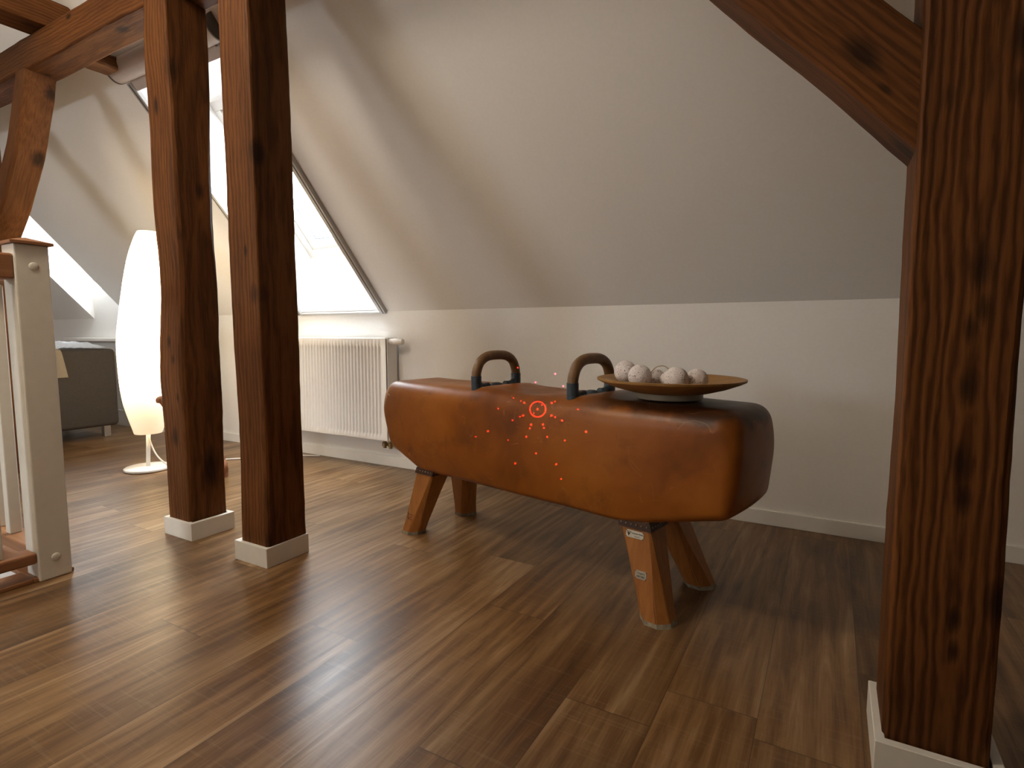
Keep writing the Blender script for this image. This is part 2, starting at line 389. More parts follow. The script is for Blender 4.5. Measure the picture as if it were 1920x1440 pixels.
# stairwell below the opening
bm = BM(); zb = -1.5
for p, q in (((HO[0], HO[2]), (HO[1], HO[2])), ((HO[1], HO[2]), (HO[1], HO[3])), ((HO[1], HO[3]), (HO[0], HO[3])), ((HO[0], HO[3]), (HO[0], HO[2]))):
    quad(bm, (*p, zb), (*q, zb), (*q, 0), (*p, 0))
quad(bm, (HO[0], HO[2], zb), (HO[1], HO[2], zb), (HO[1], HO[3], zb), (HO[0], HO[3], zb))
obj('wall_stairwell', bm, M['wall'], kind='structure')
bm = BM(); box(bm, HO[1] - 0.01, HO[1] + 0.085, HO[2], 0.695, 0.0, 0.014, 0.003)
box(bm, HO[0], HO[1] + 0.085, 0.695, 0.80, 0.0, 0.014, 0.003)
obj('trim_2', bm, M['rail'], kind='structure')
bm = BM()
for i in range(6):
    box(bm, -2.45 - 0.24 * (i + 1), -2.45 - 0.24 * i, 0.0 - 0.9, 0.0 - 0.02 + 0.66, -0.2 * (i + 1) - 0.04, -0.2 * (i + 1), 0.005)
tag(obj('staircase', bm, M['railx']), 'wooden stair treads going down behind the white balustrade', 'stairs')

# ------------------------------------------------------------------ windows
def slope_box(bm, x0, x1, s0, s1, o0, o1, fn=roof, bev=0):
    vs = [bm.verts.new(fn(x, s, o)) for x in (x0, x1) for s in (s0, s1) for o in (o0, o1)]
    f = [(0, 1, 3, 2), (4, 6, 7, 5), (0, 4, 5, 1), (2, 3, 7, 6), (0, 2, 6, 4), (1, 5, 7, 3)]
    fs = [bm.faces.new([vs[i] for i in q]) for q in f]
    if bev: bmesh.ops.bevel(bm, geom=list({e for q in fs for e in q.edges}), offset=bev, segments=2, profile=0.5, affect='EDGES')
def frame(bm, x0, x1, s0, s1, w, o0, o1, fn=roof, bev=0):
    slope_box(bm, x0, x1, s0, s0 + w, o0, o1, fn, bev); slope_box(bm, x0, x1, s1 - w, s1, o0, o1, fn, bev)
    slope_box(bm, x0, x0 + w, s0 + w, s1 - w, o0, o1, fn, bev); slope_box(bm, x1 - w, x1, s0 + w, s1 - w, o0, o1, fn, bev)
DEP = -0.29
w1s0, w1s1 = 0.215, 1.165
win = bpy.data.objects.new('window_1', None); COL.objects.link(win); win['kind'] = 'structure'
bm = BM()
x0, x1, s0, s1 = SK
quad(bm, roof(x0, s0), roof(x1, s0), roof(x1, w1s0, DEP), roof(x0, w1s0, DEP))
quad(bm, roof(x0, s1), roof(x1, s1), roof(x1, w1s1, DEP), roof(x0, w1s1, DEP))
for x in (x0, x1): quad(bm, roof(x, s0), roof(x, s1), roof(x, w1s1, DEP), roof(x, w1s0, DEP))
obj('reveal', bm, M['wall'], win)
bm = BM(); frame(bm, x0 - 0.02, x1 + 0.02, w1s0 - 0.02, w1s1 + 0.02, 0.065, DEP + 0.001, DEP - 0.06, bev=0.003); obj('frame', bm, M['white'], win)
bm = BM(); frame(bm, x0 + 0.044, x1 - 0.044, w1s0 + 0.044, w1s1 - 0.044, 0.056, DEP - 0.012, DEP - 0.06, bev=0.004)
slope_box(bm, x0 + 0.06, x1 - 0.06, w1s1 - 0.10, w1s1 - 0.055, DEP - 0.012, DEP + 0.012, bev=0.004)
sash = obj('sash', bm, M['white'], win)
bm = BM(); frame(bm, x0 + 0.1, x1 - 0.1, w1s0 + 0.1, w1s1 - 0.1, 0.006, DEP - 0.03, DEP - 0.04); obj('gasket', bm, M['gasket'], sash)
bm = BM(); slope_box(bm, x0 + 0.09, x1 - 0.09, w1s0 + 0.09, w1s1 - 0.09, DEP - 0.044, DEP - 0.050); obj('pane', bm, M['glass'], sash)

win = bpy.data.objects.new('window_2', None); COL.objects.link(win); win['kind'] = 'structure'
def vframe(bm, x0, x1, z0, z1, w, y0, y1):
    box(bm, x0, x1, y0, y1, z0, z0 + w, 0.003); box(bm, x0, x1, y0, y1, z1 - w, z1, 0.003)
    box(bm, x0, x0 + w, y0, y1, z0 + w, z1 - w, 0.003); box(bm, x1 - w, x1, y0, y1, z0 + w, z1 - w, 0.003)
bm = BM(); vframe(bm, DM[0] - 0.02, DM[1] + 0.02, WZ0 - 0.02, WZ1 + 0.02, 0.07, D + 0.001, D + 0.06); obj('frame', bm, M['white'], win)
bm = BM(); box(bm, DM[0] + 0.04, DM[1] - 0.04, D + 0.03, D + 0.036, WZ0 + 0.04, WZ1 - 0.04); obj('pane', bm, M['glass'], win)
bm = BM(); box(bm, -5.81, -4.55, D - 0.10, D + 0.0, 0.690, 0.718, 0.005); obj('window_sill', bm, M['white'], win)

win = bpy.data.objects.new('added_fill_window', None); COL.objects.link(win); win['kind'] = 'structure'  # unseen window put in to light the faces turned to the camera
bm = BM()
for x in RS[:2]: quad(bm, roof_back(x, RS[2]), roof_back(x, RS[3]), roof_back(x, RS[3], -0.2), roof_back(x, RS[2], -0.2))
for s in RS[2:]: quad(bm, roof_back(RS[0], s), roof_back(RS[1], s), roof_back(RS[1], s, -0.2), roof_back(RS[0], s, -0.2))
obj('reveal', bm, M['wall'], win)
bm = BM(); frame(bm, RS[0] - 0.02, RS[1] + 0.02, RS[2] - 0.02, RS[3] + 0.02, 0.08, -0.199, -0.26, roof_back, 0.004); obj('frame', bm, M['white'], win)
bm = BM(); slope_box(bm, RS[0] + 0.05, RS[1] - 0.05, RS[2] + 0.05, RS[3] - 0.05, -0.23, -0.236, roof_back); obj('pane', bm, M['glass'], win)

# blind on the skylight
bl = thing('roller_blind', 'taupe roller blind cassette with grey side rails around the skylight', 'window blind', roof(-2.54, 1.44, 0.0))
def rel(bm, root):
    for v in bm.verts: v.co -= root.location
    return bm
def d_profile(n=14, w=0.10, h=0.052):
    return [(-w / 2, 0.0)] + [(-w / 2 * cos(pi * k / n), 0.012 + (h - 0.012) * sin(pi * k / n)) for k in range(n + 1)] + [(w / 2, 0.0)]
def cassette(x0, x1, grow=0.0):
    bm = BM(); pr = d_profile(w=0.100 + grow, h=0.052 + grow); rings = [[bm.verts.new(roof(x, 1.44 + q, r + 0.001)) for q, r in pr] for x in (x0, x1)]
    m = len(pr)
    for k in range(m): bm.faces.new((rings[0][k], rings[0][(k + 1) % m], rings[1][(k + 1) % m], rings[1][k]))
    bm.faces.new(rings[0][::-1]); bm.faces.new(rings[1]); return rel(bm, bl)
obj('cassette', cassette(-2.912, -2.152), M['blind'], bl, auto=40)
for xa, xb in ((-2.920, -2.912), (-2.152, -2.144)):
    obj('end_cap', cassette(xa, xb, 0.003), M['blindcap'], bl, auto=40, label='dark grey end cap')
for sx, xa, xb in ((0, -2.893, -2.858), (1, -2.21, -2.168)):
    bm = BM(); slope_box(bm, xa, xb, 0.0, 1.385, 0.0, 0.022, bev=0.003)
    g = obj('guide_rail', rel(bm, bl), M['alu'], bl)
    bm = BM(); xm = xa + (0.014 if sx == 0 else 0.024); slope_box(bm, xm, xm + 0.006, 0.004, 1.38, 0.022, 0.0235)
    obj('rail_groove', rel(bm, bl), M['blindcap'], g, label='dark groove along the rail')
bm = BM(); slope_box(bm, -2.858, -2.21, 1.345, 1.392, 0.002, 0.018, bev=0.003); obj('pull_bar', rel(bm, bl), M['blind'], bl)
bm = BM(); slope_box(bm, -2.858, -2.21, -0.004, 0.008, 0.0, 0.016, bev=0.002); obj('bottom_bar', rel(bm, bl), M['alu'], bl)

# ------------------------------------------------------------------ timbers
def timber(w, d, length, seed, step=0.035, wane=0.02, wob=0.004, bend=None, base_ch=0.006):
    """A hewn beam along +Z, centred on the axis; corners waney and sides uneven."""
    bm = BM(); n = max(6, int(length / step)); rings = []
    for i in range(n + 1):
        z = length * i / n; bx, by = bend(z) if bend else (0, 0); pts = []
        for k, (sx, sy) in enumerate(((1, 1), (-1, 1), (-1, -1), (1, -1))):
            c = base_ch + wane * max(0.0, noise.noise(Vector((seed * 7.1 + k * 13.7, z * 1.3, 2.0))) + 0.15) + 0.003 * noise.noise(Vector((seed + k * 5.0, z * 14, 7.0)))
            c = max(0.002, c)
            fx = wob * noise.noise(Vector((seed * 3.3 + sx * 9, z * 2.6, 0))) + 0.0012 * noise.noise(Vector((seed + sx, z * 20, 4)))
            fy = wob * noise.noise(Vector((seed * 5.3 + sy * 9, z * 2.6, 9))) + 0.0012 * noise.noise(Vector((seed + sy, z * 20, 8)))
            X, Y = sx * (w / 2) + fx, sy * (d / 2) + fy
            p1, p2 = (X, Y - sy * c), (X - sx * c, Y)
            mid = (X - sx * c * 0.35, Y - sy * c * 0.35)
            seq = (p1, mid, p2) if sx * sy > 0 else (p2, mid, p1)
            pts += [bm.verts.new((q[0] + bx, q[1] + by, z)) for q in seq]
        rings.append(pts)
    m = len(rings[0])
    for r0, r1 in zip(rings, rings[1:]):
        for k in range(m): bm.faces.new((r0[k], r0[(k + 1) % m], r1[(k + 1) % m], r1[k]))
    bm.faces.new(rings[0][::-1]); bm.faces.new(rings[-1]); return bm
def plinth(x0, x1, y0, y1, root, h=0.066, t=0.016):
    bm = BM()
    outer = [(x0, y0), (x1, y0), (x1, y1), (x0, y1)]; inner = [(x0 + t, y0 + t), (x1 - t, y0 + t), (x1 - t, y1 - t), (x0 + t, y1 - t)]
    V = lambda q, z: [bm.verts.new((p[0], p[1], z)) for p in q]
    ob, ot, ib, it = V(outer, 0), V(outer, h), V(inner, 0), V(inner, h)
    for k in range(4):
        j = (k + 1) % 4
        bm.faces.new((ob[k], ob[j], ot[j], ot[k])); bm.faces.new((ib[k], it[k], it[j], ib[j]))
        bm.faces.new((ot[k], ot[j], it[j], it[k])); bm.faces.new((ob[k], ib[k], ib[j], ob[j]))
    bmesh.ops.bevel(bm, geom=[e for e in bm.edges], offset=0.0012, segments=1, affect='EDGES')
    return obj('plinth', rel(bm, root), M['plinth'], root, label='white painted boxed plinth')
ZP = 1.91
def post(label, cx, cy, w, d, seed, pl, lean=(0, 0), wane=0.02, wob=0.004, h=0.066, knots=(), **mk):
    knots = [(x - cx, y - cy, z, q) for x, y, z, q in knots]
    r = thing('timber_post', label, 'wooden post', (cx, cy, 0), 0, None)
    o = obj('post', timber(w, d, ZP, seed, wane=wane, wob=wob, bend=lambda z: (lean[0] * z, lean[1] * z)), timber_mat('hewn_pine_%d' % seed, seed, knots=knots, **mk), r, auto=28)
    if pl: plinth(*pl, r, h=h)
    return r
post('dark hewn timber post left of the pair, standing beside the paper lamp', -2.092, 1.215, 0.140, 0.148, 3, (-2.172, -1.995, 1.132, 1.302), (0.012, 0), wane=0.034, wob=0.010,
     knots=[(-2.088, 1.141, 1.55, 0.016), (-2.083, 1.141, 0.729, 0.012), (-2.059, 1.141, 0.662, 0.01), (-2.045, 1.141, 0.527, 0.01), (-2.01, 1.158, 1.655, 0.022), (-2.01, 1.235, 1.267, 0.016), (-2.015, 1.231, 0.246, 0.036)])
post('dark hewn timber post right of the pair, in front of the radiator', -1.626, 1.203, 0.142, 0.150, 5, (-1.716, -1.55, 1.115, 1.282), (0.0, 0), wane=0.016, knots=[(-1.61, 1.128, 1.016, 0.009)])
post('massive timber post at the right edge carrying the diagonal brace', 0.180, 1.182, 0.146, 0.150, 8, (0.094, 0.272, 1.084, 1.276), (-0.004, 0.008), wane=0.016, wave=0.52, heart=(0.012, -0.055),
     knots=[(0.193, 1.107, 0.861, 0.016), (0.2, 1.107, 0.796, 0.012), (0.187, 1.107, 0.767, 0.012), (0.189, 1.107, 0.675, 0.015), (0.187, 1.107, 0.554, 0.015), (0.194, 1.107, 0.496, 0.012), (0.193, 1.107, 0.296, 0.01), (0.195, 1.107, 0.242, 0.009), (0.141, 1.107, 1.121, 0.013), (0.222, 1.107, 1.127, 0.015)])
post('reddish timber post far left behind the white balusters', -3.865, 1.205, 0.15, 0.15, 11, None, wane=0.016)

def beam(name, label, p0, p1, w, d, seed, ydir=None, cat='wooden beam', knots=(), **kw):
    p0, p1 = Vector(p0), Vector(p1); z = (p1 - p0).normalized()
    y = Vector(ydir) if ydir else Vector((0, 1, 0)); y = (y - z * y.dot(z)).normalized(); x = y.cross(z)
    rot = Matrix((x, y, z)).transposed(); kl = [(*(rot.inverted() @ (Vector(q[:3]) - p0)), q[3]) for q in knots]
    o = obj(name, timber(w, d, (p1 - p0).length, seed, **kw), timber_mat('hewn_beam_%d' % seed, seed, knots=kl), auto=28)
    o.location = p0; o.rotation_euler = rot.to_euler()
    return tag(o, label, cat)
beam('timber_purlin', 'long horizontal timber purlin resting on the row of posts', (XL + 0.01, 1.225, 1.977), (XR - 0.01, 1.225, 1.977), 0.13, 0.13, 14, wane=0.012, step=0.06, knots=[(-2.401, 1.206, 1.912, 0.020), (-3.114, 1.235, 1.912, 0.016), (-2.708, 1.16, 2.019, 0.012), (-3.191, 1.16, 1.905, 0.012)])
beam('timber_tie_beam', 'dark tie beam crossing over the purlin at the top left corner', (-3.005, -1.75, 2.105), (-3.005, 1.285, 2.105), 0.12, 0.15, 17, ydir=(1, 0, 0), wane=0.012, step=0.06)
beam('timber_block', 'short timber stub poking out behind the purlin near the blind cassette', (-2.865, 1.29, 1.95), (-2.865, 1.385, 1.95), 0.06, 0.10, 19, ydir=(1, 0, 0), wane=0.006)
beam('timber_brace', 'diagonal knotty timber brace rising left from the massive right post', (0.165, 1.19, 1.081), (-0.66, 1.19, 1.968), 0.125, 0.135, 21, wane=0.014, wob=0.006, knots=[(0.022, 1.122, 1.218, 0.019), (0.057, 1.122, 1.156, 0.007)])
def trim(o, co, no):                                      # saw the end off flush with the timber it meets
    mw = Matrix.Translation(o.location) @ o.rotation_euler.to_matrix().to_4x4(); inv = mw.inverted()
    bm = bmesh.new(); bm.from_mesh(o.data)
    r = bmesh.ops.bisect_plane(bm, geom=bm.verts[:] + bm.edges[:] + bm.faces[:], plane_co=inv @ Vector(co), plane_no=inv.to_3x3() @ Vector(no), clear_outer=True)
    es = [e for e in r['geom_cut'] if isinstance(e, bmesh.types.BMEdge)]
    bmesh.ops.edgenet_fill(bm, edges=es); bmesh.ops.recalc_face_normals(bm, faces=bm.faces[:])
    bm.to_mesh(o.data); bm.free(); o.data.set_sharp_from_angle(angle=R(28))
br = [o for o in COL.objects if o.name.startswith('timber_brace')][0]
trim(br, (0.109, 0, 0), (1, 0, 0)); trim(br, (0, 0, 1.913), (0, 0, 1))
# curved brace between the far left post and the purlin
under = [(-3.86, 1.04), (-3.66, 1.20), (-3.47, 1.37), (-3.29, 1.58), (-3.16, 1.80), (-3.10, 1.96)]
A0, A1 = Vector((-3.86, 0, 1.04)), Vector((-3.10, 0, 1.96)); zc = (A1 - A0).normalized(); xc = Vector((0, 1, 0)).cross(zc); LEN = (A1 - A0).length
loc = sorted(((Vector((x, 0, z)) - A0).dot(zc), (Vector((x, 0, z)) - A0).dot(xc)) for x, z in under)
def bendf(z):
    for (z0, o0), (z1, o1) in zip(loc, loc[1:]):
        if z <= z1 + 1e-6:
            t = (z - z0) / (z1 - z0); t = t * t * (3 - 2 * t) * 0.5 + t * 0.5
            return (o0 + (o1 - o0) * t - 0.05, 0)
    return (loc[-1][1] - 0.05, 0)
o = obj('timber_brace', timber(0.10, 0.12, LEN, 23, bend=bendf, wane=0.012), timber_mat('hewn_beam_23', 23, wave=0.10, knots=[(*(Matrix((xc, Vector((0, 1, 0)), zc)) @ (Vector(q[:3]) - Vector((A0.x, 1.215, A0.z)))), q[3]) for q in ((-3.301, 1.2, 1.634, 0.022), (-3.387, 1.2, 1.328, 0.020), (-3.447, 1.2, 1.484, 0.010))]), auto=28)
o.location = (A0.x, 1.215, A0.z); o.rotation_euler = Matrix((xc, Vector((0, 1, 0)), zc)).transposed().to_euler()
trim(o, (-3.797, 0, 0), (-1, 0, 0)); trim(o, (0, 0, 1.913), (0, 0, 1))
tag(o, 'curved timber brace leaning from the far left post up to the purlin', 'wooden beam')

# ------------------------------------------------------------------ staircase railing
rl = thing('stair_railing', 'white balustrade with wooden handrails around the stair opening at left', 'railing', (-2.11, 0.75, 0))
bm = BM(); box(bm, -2.152, -2.067, 0.707, 0.792, 0.0, 1.020, 0.004); nw = obj('newel_post', rel(bm, rl), M['newel'], rl)
bm = BM(); box(bm, -2.162, -2.057, 0.697, 0.802, 1.020, 1.028); 
top = [bm.verts.new(p) for p in ((-2.162, 0.697, 1.028), (-2.057, 0.697, 1.028), (-2.057, 0.802, 1.028), (-2.162, 0.802, 1.028))]
ap = bm.verts.new((-2.11, 0.75, 1.044))
for k in range(4): bm.faces.new((top[k], top[(k + 1) % 4], ap))
bmesh.ops.remove_doubles(bm, verts=bm.verts[:], dist=1e-5)
obj('post_cap', rel(bm, rl), M['rail'], nw, label='wooden pyramid cap')
for z in (0.956, 0.066):
    bm = BM(); lathe(bm, [(0.0125, 0.0), (0.0125, 0.0008), (0.010, 0.0026), (0.0, 0.0034)], 20)
    for v in bm.verts: v.co = Vector((-2.067 + v.co.z, 0.752 + v.co.x, z + v.co.y))
    obj('bolt_cover', rel(bm, rl), M['newel'], nw, smooth=True)
for nm, z0, z1 in (('handrail', 0.916, 0.990), ('bottom_rail', 0.058, 0.092)):
    bm = BM(); box(bm, -2.142, -2.072, -1.70, 0.707, z0, z1, 0.006); obj(nm, rel(bm, rl), M['rail'], rl)
    bm = BM(); box(bm, -3.79, -2.152, 0.715, 0.785, z0, z1, 0.006); obj(nm, rel(bm, rl), M['railx'], rl)
def baluster(x, y):
    bm = BM(); box(bm, x - 0.017, x + 0.017, y - 0.017, y + 0.017, 0.092, 0.916, 0.003); return obj('baluster', rel(bm, rl), M['newel'], rl)
first = None
for k in range(13): 
    x = -2.36 - 0.118 * k
    if first is None: first = baluster(x, 0.75); fx = x
    else:
        o = first.copy(); o.location = (x - fx, 0, 0); COL.objects.link(o)
for k in range(18):
    o = first.copy(); o.location = (-2.107 - fx, 0.618 - 0.118 * k - 0.75, 0); COL.objects.link(o)

# ------------------------------------------------------------------ armchair
ac = thing('armchair', 'low taupe boxy armchair under the dormer behind the newel post', 'armchair', (-4.95, 1.74, 0))
def part(nm, mat, x0, x1, y0, y1, z0, z1, bev, seg=4, **k):
    bm = BM(); box(bm, x0, x1, y0, y1, z0, z1, bev, seg); return obj(nm, rel(bm, ac), mat, ac, smooth=True, **k)
part('armrest', M['sofa'], -4.70, -4.54, 1.38, 2.10, 0.085, 0.645, 0.028)
part('armrest', M['sofa'], -5.36, -5.20, 1.38, 2.10, 0.085, 0.645, 0.028)
part('backrest', M['sofa'], -5.20, -4.70, 1.94, 2.10, 0.085, 0.645, 0.028)
part('seat', M['sofa'], -5.20, -4.70, 1.40, 1.94, 0.09, 0.30, 0.02)
part('seat_cushion', M['sofa'], -5.195, -4.705, 1.39, 1.935, 0.30, 0.43, 0.045)
for x, y in ((-4.62, 2.04), (-5.22, 2.04), (-4.62, 1.44), (-5.28, 1.44)):
    bm = BM(); box(bm, x - 0.022, x + 0.022, y - 0.022, y + 0.022, 0, 0.088, 0.003); obj('leg', rel(bm, ac), M['chrome'], ac, label='steel leg')
bm = BM(); rnd = random.Random(4)
nx, ny = 16, 28
g = [[None] * (ny + 1) for _ in range(nx + 1)]
for i in range(nx + 1):
    for j in range(ny + 1):
        x = -5.05 + 0.5 * i / nx; y = 1.52 + 0.54 * j / ny
        x += 0.02 * noise.noise(Vector((y * 9, 0, i))) ; y += 0.02 * noise.noise(Vector((0, x * 9, j)))
        e = min(i, nx - i, 4) / 4 * min(j, ny - j, 4) / 4
        z = 0.652 + 0.035 * e + 0.014 * noise.noise(Vector((x * 18, y * 18, 3))) * (0.3 + e) + 0.008 * rnd.random()
        g[i][j] = bm.verts.new((x, y, z))
for i in range(nx):
    for j in range(ny): bm.faces.new((g[i][j], g[i + 1][j], g[i + 1][j + 1], g[i][j + 1]))
bm.faces.ensure_lookup_table()
bmesh.ops.solidify(bm, geom=bm.faces[:], thickness=0.004)
sk = obj('sheepskin', bm, M['fleece'], smooth=True); tag(sk, 'white fluffy sheepskin lying over the back of the taupe armchair', 'sheepskin')
# cream throw hanging over the outer side of the armrest
bm = BM(); path = [(-4.70, 0.650), (-4.62, 0.651), (-4.56, 0.648), (-4.536, 0.63), (-4.532, 0.56), (-4.531, 0.455)]
rows = []
for i, (x, z) in enumerate(spline([Vector((x, 0, z)) for x, z in path], 5)[:] and [(p.x, p.z) for p in spline([Vector((x, 0, z)) for x, z in path], 5)]):
    t = i / 25; rows.append([bm.verts.new((x + 0.003 * sin(k * 1.7), 1.50 + (0.262 + 0.032 * max(0, (0.65 - z) / 0.2)) * k / 8, z)) for k in range(9)])
for r0, r1 in zip(rows, rows[1:]):
    for k in range(8): bm.faces.new((r0[k], r0[k + 1], r1[k + 1], r1[k]))
bmesh.ops.solidify(bm, geom=bm.faces[:], thickness=0.003)
tag(obj('throw_blanket', bm, M['throw'], smooth=True), 'cream throw hanging over the outer side of the armchair armrest', 'blanket')

# ------------------------------------------------------------------ floor lamp
lx, ly = -3.285, 1.645
fl = thing('floor_lamp', 'tall glowing oval paper floor lamp with white disc base', 'floor lamp', (lx, ly, 0))
bm = BM(); lathe(bm, [(0, 0.002), (0.112, 0.002), (0.116, 0.006), (0.116, 0.014), (0.110, 0.018), (0, 0.020)], 64); obj('base', bm, M['white'], fl, auto=35)
prof = [(0.066, 0.205), (0.083, 0.26), (0.100, 0.315), (0.116, 0.375), (0.130, 0.46), (0.140, 0.57), (0.146, 0.67), (0.146, 0.74), (0.139, 0.83), (0.128, 0.94), (0.114, 1.06), (0.096, 1.17), (0.072, 1.26), (0.054, 1.306)]
def lean(bm):                                              # the paper shade leans a little on its pole
    for v in bm.verts: v.co += Vector((0.448, 0.894, 0)) * 0.052 * max(0, v.co.z - 0.02)
    return bm
bm = BM(); tube(bm, [(0, 0, 0.018), (0, 0, 0.235)], 0.0105, 20); obj('pole', lean(bm), M['white'], fl, smooth=True)
sp_ = spline([Vector((r, 0, z)) for r, z in prof], 10); 
bm = BM(); lathe(bm, [(p.x + (0.0012 if i % 2 else 0), p.z) for i, p in enumerate(sp_)], 64); sh = obj('lamp_shade', lean(bm), M['shade'], fl, smooth=True, label='ribbed white paper shade, lit')
bm = BM()
for a_ in range(4): tube(bm, [(p.x * 0.985 * cos(a_ * pi / 2 + 0.4), p.x * 0.985 * sin(a_ * pi / 2 + 0.4), p.z) for p in sp_[::4]], 0.0012, 6)
obj('shade_wire', lean(bm), M['cord'], sh)
cpts = [(0.012, 0.0, 0.225), (0.022, 0.004, 0.17), (0.05, 0.018, 0.09), (0.09, 0.045, 0.035), (0.13, 0.075, 0.008), (0.16, 0.16, 0.005), (0.14, 0.30, 0.005), (0.20, 0.39, 0.005), (0.32, 0.50, 0.005), (0.45, 0.635, 0.005), (0.58, 0.70, 0.006)]
bm = BM(); tube(bm, spline(cpts, 8), 0.0042, 10); obj('power_cord', bm, M['cord'], fl, smooth=True)

# driftwood ornament behind the left post of the pair
bm = BM(); dp = spline([(0.012, 0.01, 0.0), (0.018, 0.012, 0.05), (-0.005, 0.0, 0.12), (-0.04, -0.06, 0.24), (-0.08, -0.13, 0.34), (-0.115, -0.195, 0.41), (-0.132, -0.216, 0.435)], 8)
nr = len(dp); rr = [max(0.008, 0.030 * (1 - 0.40 * (i / nr)) * (1 + 0.35 * noise.noise(Vector((i * 0.35, 2, 1))))) for i in range(nr)]; rr[-1] = 0.006
tube(bm, dp, rr, 14)
for v in bm.verts:
    v.co += Vector((noise.noise(v.co * 25), noise.noise(v.co * 25 + Vector((9, 0, 0))), 0)) * 0.012
    v.co.z = max(0.0, v.co.z)
o = obj('driftwood', bm, M['drift'], smooth=True); o.location = (-2.783, 1.740, 0)
tag(o, 'gnarled reddish driftwood mostly hidden behind the left post of the pair', 'driftwood')

# ------------------------------------------------------------------ radiator
rd = thing('radiator', 'white ribbed panel radiator on the knee wall under the skylight', 'radiator', (-2.53, D - 0.1, 0.165))
rx0, rx1, ry0, ry1, rz0, rz1 = -2.97, -2.093, 2.280, 2.366, 0.163, 0.733
bm = BM(); pitch = 0.0255; xs = []; nrib = int((rx1 - rx0 - 0.05) / pitch); xoff = (rx1 - rx0 - nrib * pitch) / 2
zrows = [(rz0 + 0.004, 0), (rz0 + 0.030, 0), (rz0 + 0.042, 1), (rz1 - 0.052, 1), (rz1 - 0.040, 0), (rz1 - 0.004, 0)]
xs = [(rx0, 0)]
for k in range(nrib):
    b0 = rx0 + xoff + k * pitch
    xs += [(b0 + pitch * 0.10, 0), (b0 + pitch * 0.25, 0.75), (b0 + pitch * 0.36, 1), (b0 + pitch * 0.52, 1), (b0 + pitch * 0.63, 0.75), (b0 + pitch * 0.78, 0)]
xs.append((rx1, 0))
grid = [[bm.verts.new((x, ry0 + 0.007 * a_ * h_, z)) for z, h_ in zrows] for x, a_ in xs]
for c0, c1 in zip(grid, grid[1:]):
    for j in range(len(zrows) - 1): bm.faces.new((c0[j], c1[j], c1[j + 1], c0[j + 1]))
e0 = [c[0] for c in grid]; e1 = [c[-1] for c in grid]
def lip(edge, dz):
    up = [bm.verts.new((v.co.x, v.co.y + 0.012, v.co.z + dz)) for v in edge]
    for k in range(len(edge) - 1): bm.faces.new((edge[k], edge[k + 1], up[k + 1], up[k]))
lip(e0, -0.004); lip(e1, 0.004)
obj('front_panel', rel(bm, rd), M['white'], rd, auto=60)
for xa, xb in ((rx0 - 0.004, rx0 + 0.002), (rx1 - 0.002, rx1 + 0.004)):
    bm = BM(); box(bm, xa, xb, ry0 + 0.008, ry1, rz0, rz1, 0.0015); obj('side_panel', rel(bm, rd), M['white'], rd)
bm = BM(); box(bm, rx0, rx1, ry0 + 0.004, ry1, rz1 - 0.006, rz1, 0.001)
for k in range(40): 
    xx = rx0 + 0.02 + k * (rx1 - rx0 - 0.04) / 39; box(bm, xx - 0.004, xx + 0.004, ry0 + 0.02, ry1 - 0.015, rz1, rz1 + 0.0015)
obj('top_grille', rel(bm, rd), M['white'], rd)
bm = BM(); box(bm, rx0, rx1, ry1 - 0.010, ry1, rz0, rz1 - 0.006); obj('rear_panel', rel(bm, rd), M['white'], rd)
bm = BM(); box(bm, rx0 + 0.1, rx0 + 0.14, ry1, D - 0.0005, rz1 - 0.1, rz1 - 0.02); obj('wall_bracket', rel(bm, rd), M['white'], rd)
bm = BM(); box(bm, rx1 - 0.14, rx1 - 0.1, ry1, D - 0.0005, rz1 - 0.1, rz1 - 0.02); obj('wall_bracket', rel(bm, rd), M['white'], rd)
def cyl_x(bm, prof, x, y, z, seg=24):
    b2 = BM(); lathe(b2, prof, seg)
    vm = {v: bm.verts.new((x + v.co.z, y + v.co.x, z + v.co.y)) for v in b2.verts}
    for f in b2.faces: bm.faces.new([vm[v] for v in f.verts])
    b2.free()
bm = BM(); cyl_x(bm, [(0, 0), (0.016, 0), (0.0165, 0.022), (0.019, 0.026), (0.0190, 0.036), (0.0175, 0.040)], rx1 + 0.004, 2.315, 0.712)
tv = obj('thermostat_valve', rel(bm, rd), M['white'], rd, auto=35)
bm = BM(); cyl_x(bm, [(0.0175, 0.040), (0.0170, 0.082), (0.014, 0.087), (0, 0.088)], rx1 + 0.004, 2.315, 0.712); obj('thermostat_head', rel(bm, rd), M['white'], tv, auto=35)
for xx in (rx1 - 0.055, rx1 - 0.012):
    bm = BM(); lathe(bm, [(0, 0.166), (0.011, 0.166), (0.011, 0.150), (0.015, 0.148), (0.015, 0.128), (0.010, 0.126), (0.010, 0.118), (0, 0.118)], 16)
    for v in bm.verts: v.co += Vector((xx, 2.318, 0))
    tube(bm, [(xx, 2.318, 0.132), (xx, D - 0.002, 0.132)], 0.008, 10)
    obj('pipe_valve', rel(bm, rd), M['brass'], rd, auto=40, label='metal connection valve')

# ------------------------------------------------------------------ pommel horse
HX = Vector((0.98, -0.2, 0)).normalized(); HA = math.atan2(HX.y, HX.x)
ph = thing('pommel_horse', 'old brown leather pommel horse with two wooden handles and short splayed legs', 'pommel horse', (-0.845, 1.64, 0), HA)
VC, VW, Z1 = 0.012, 0.150, 0.572
def smooth01(t): t = max(0.0, min(1.0, t)); return t * t * (3 - 2 * t)
def interp(x, tab):
    for (a0, b0), (a1, b1) in zip(tab, tab[1:]):
        if x <= a1: return b0 + (b1 - b0) * max(0, (x - a0)) / (a1 - a0)
    return tab[-1][1]
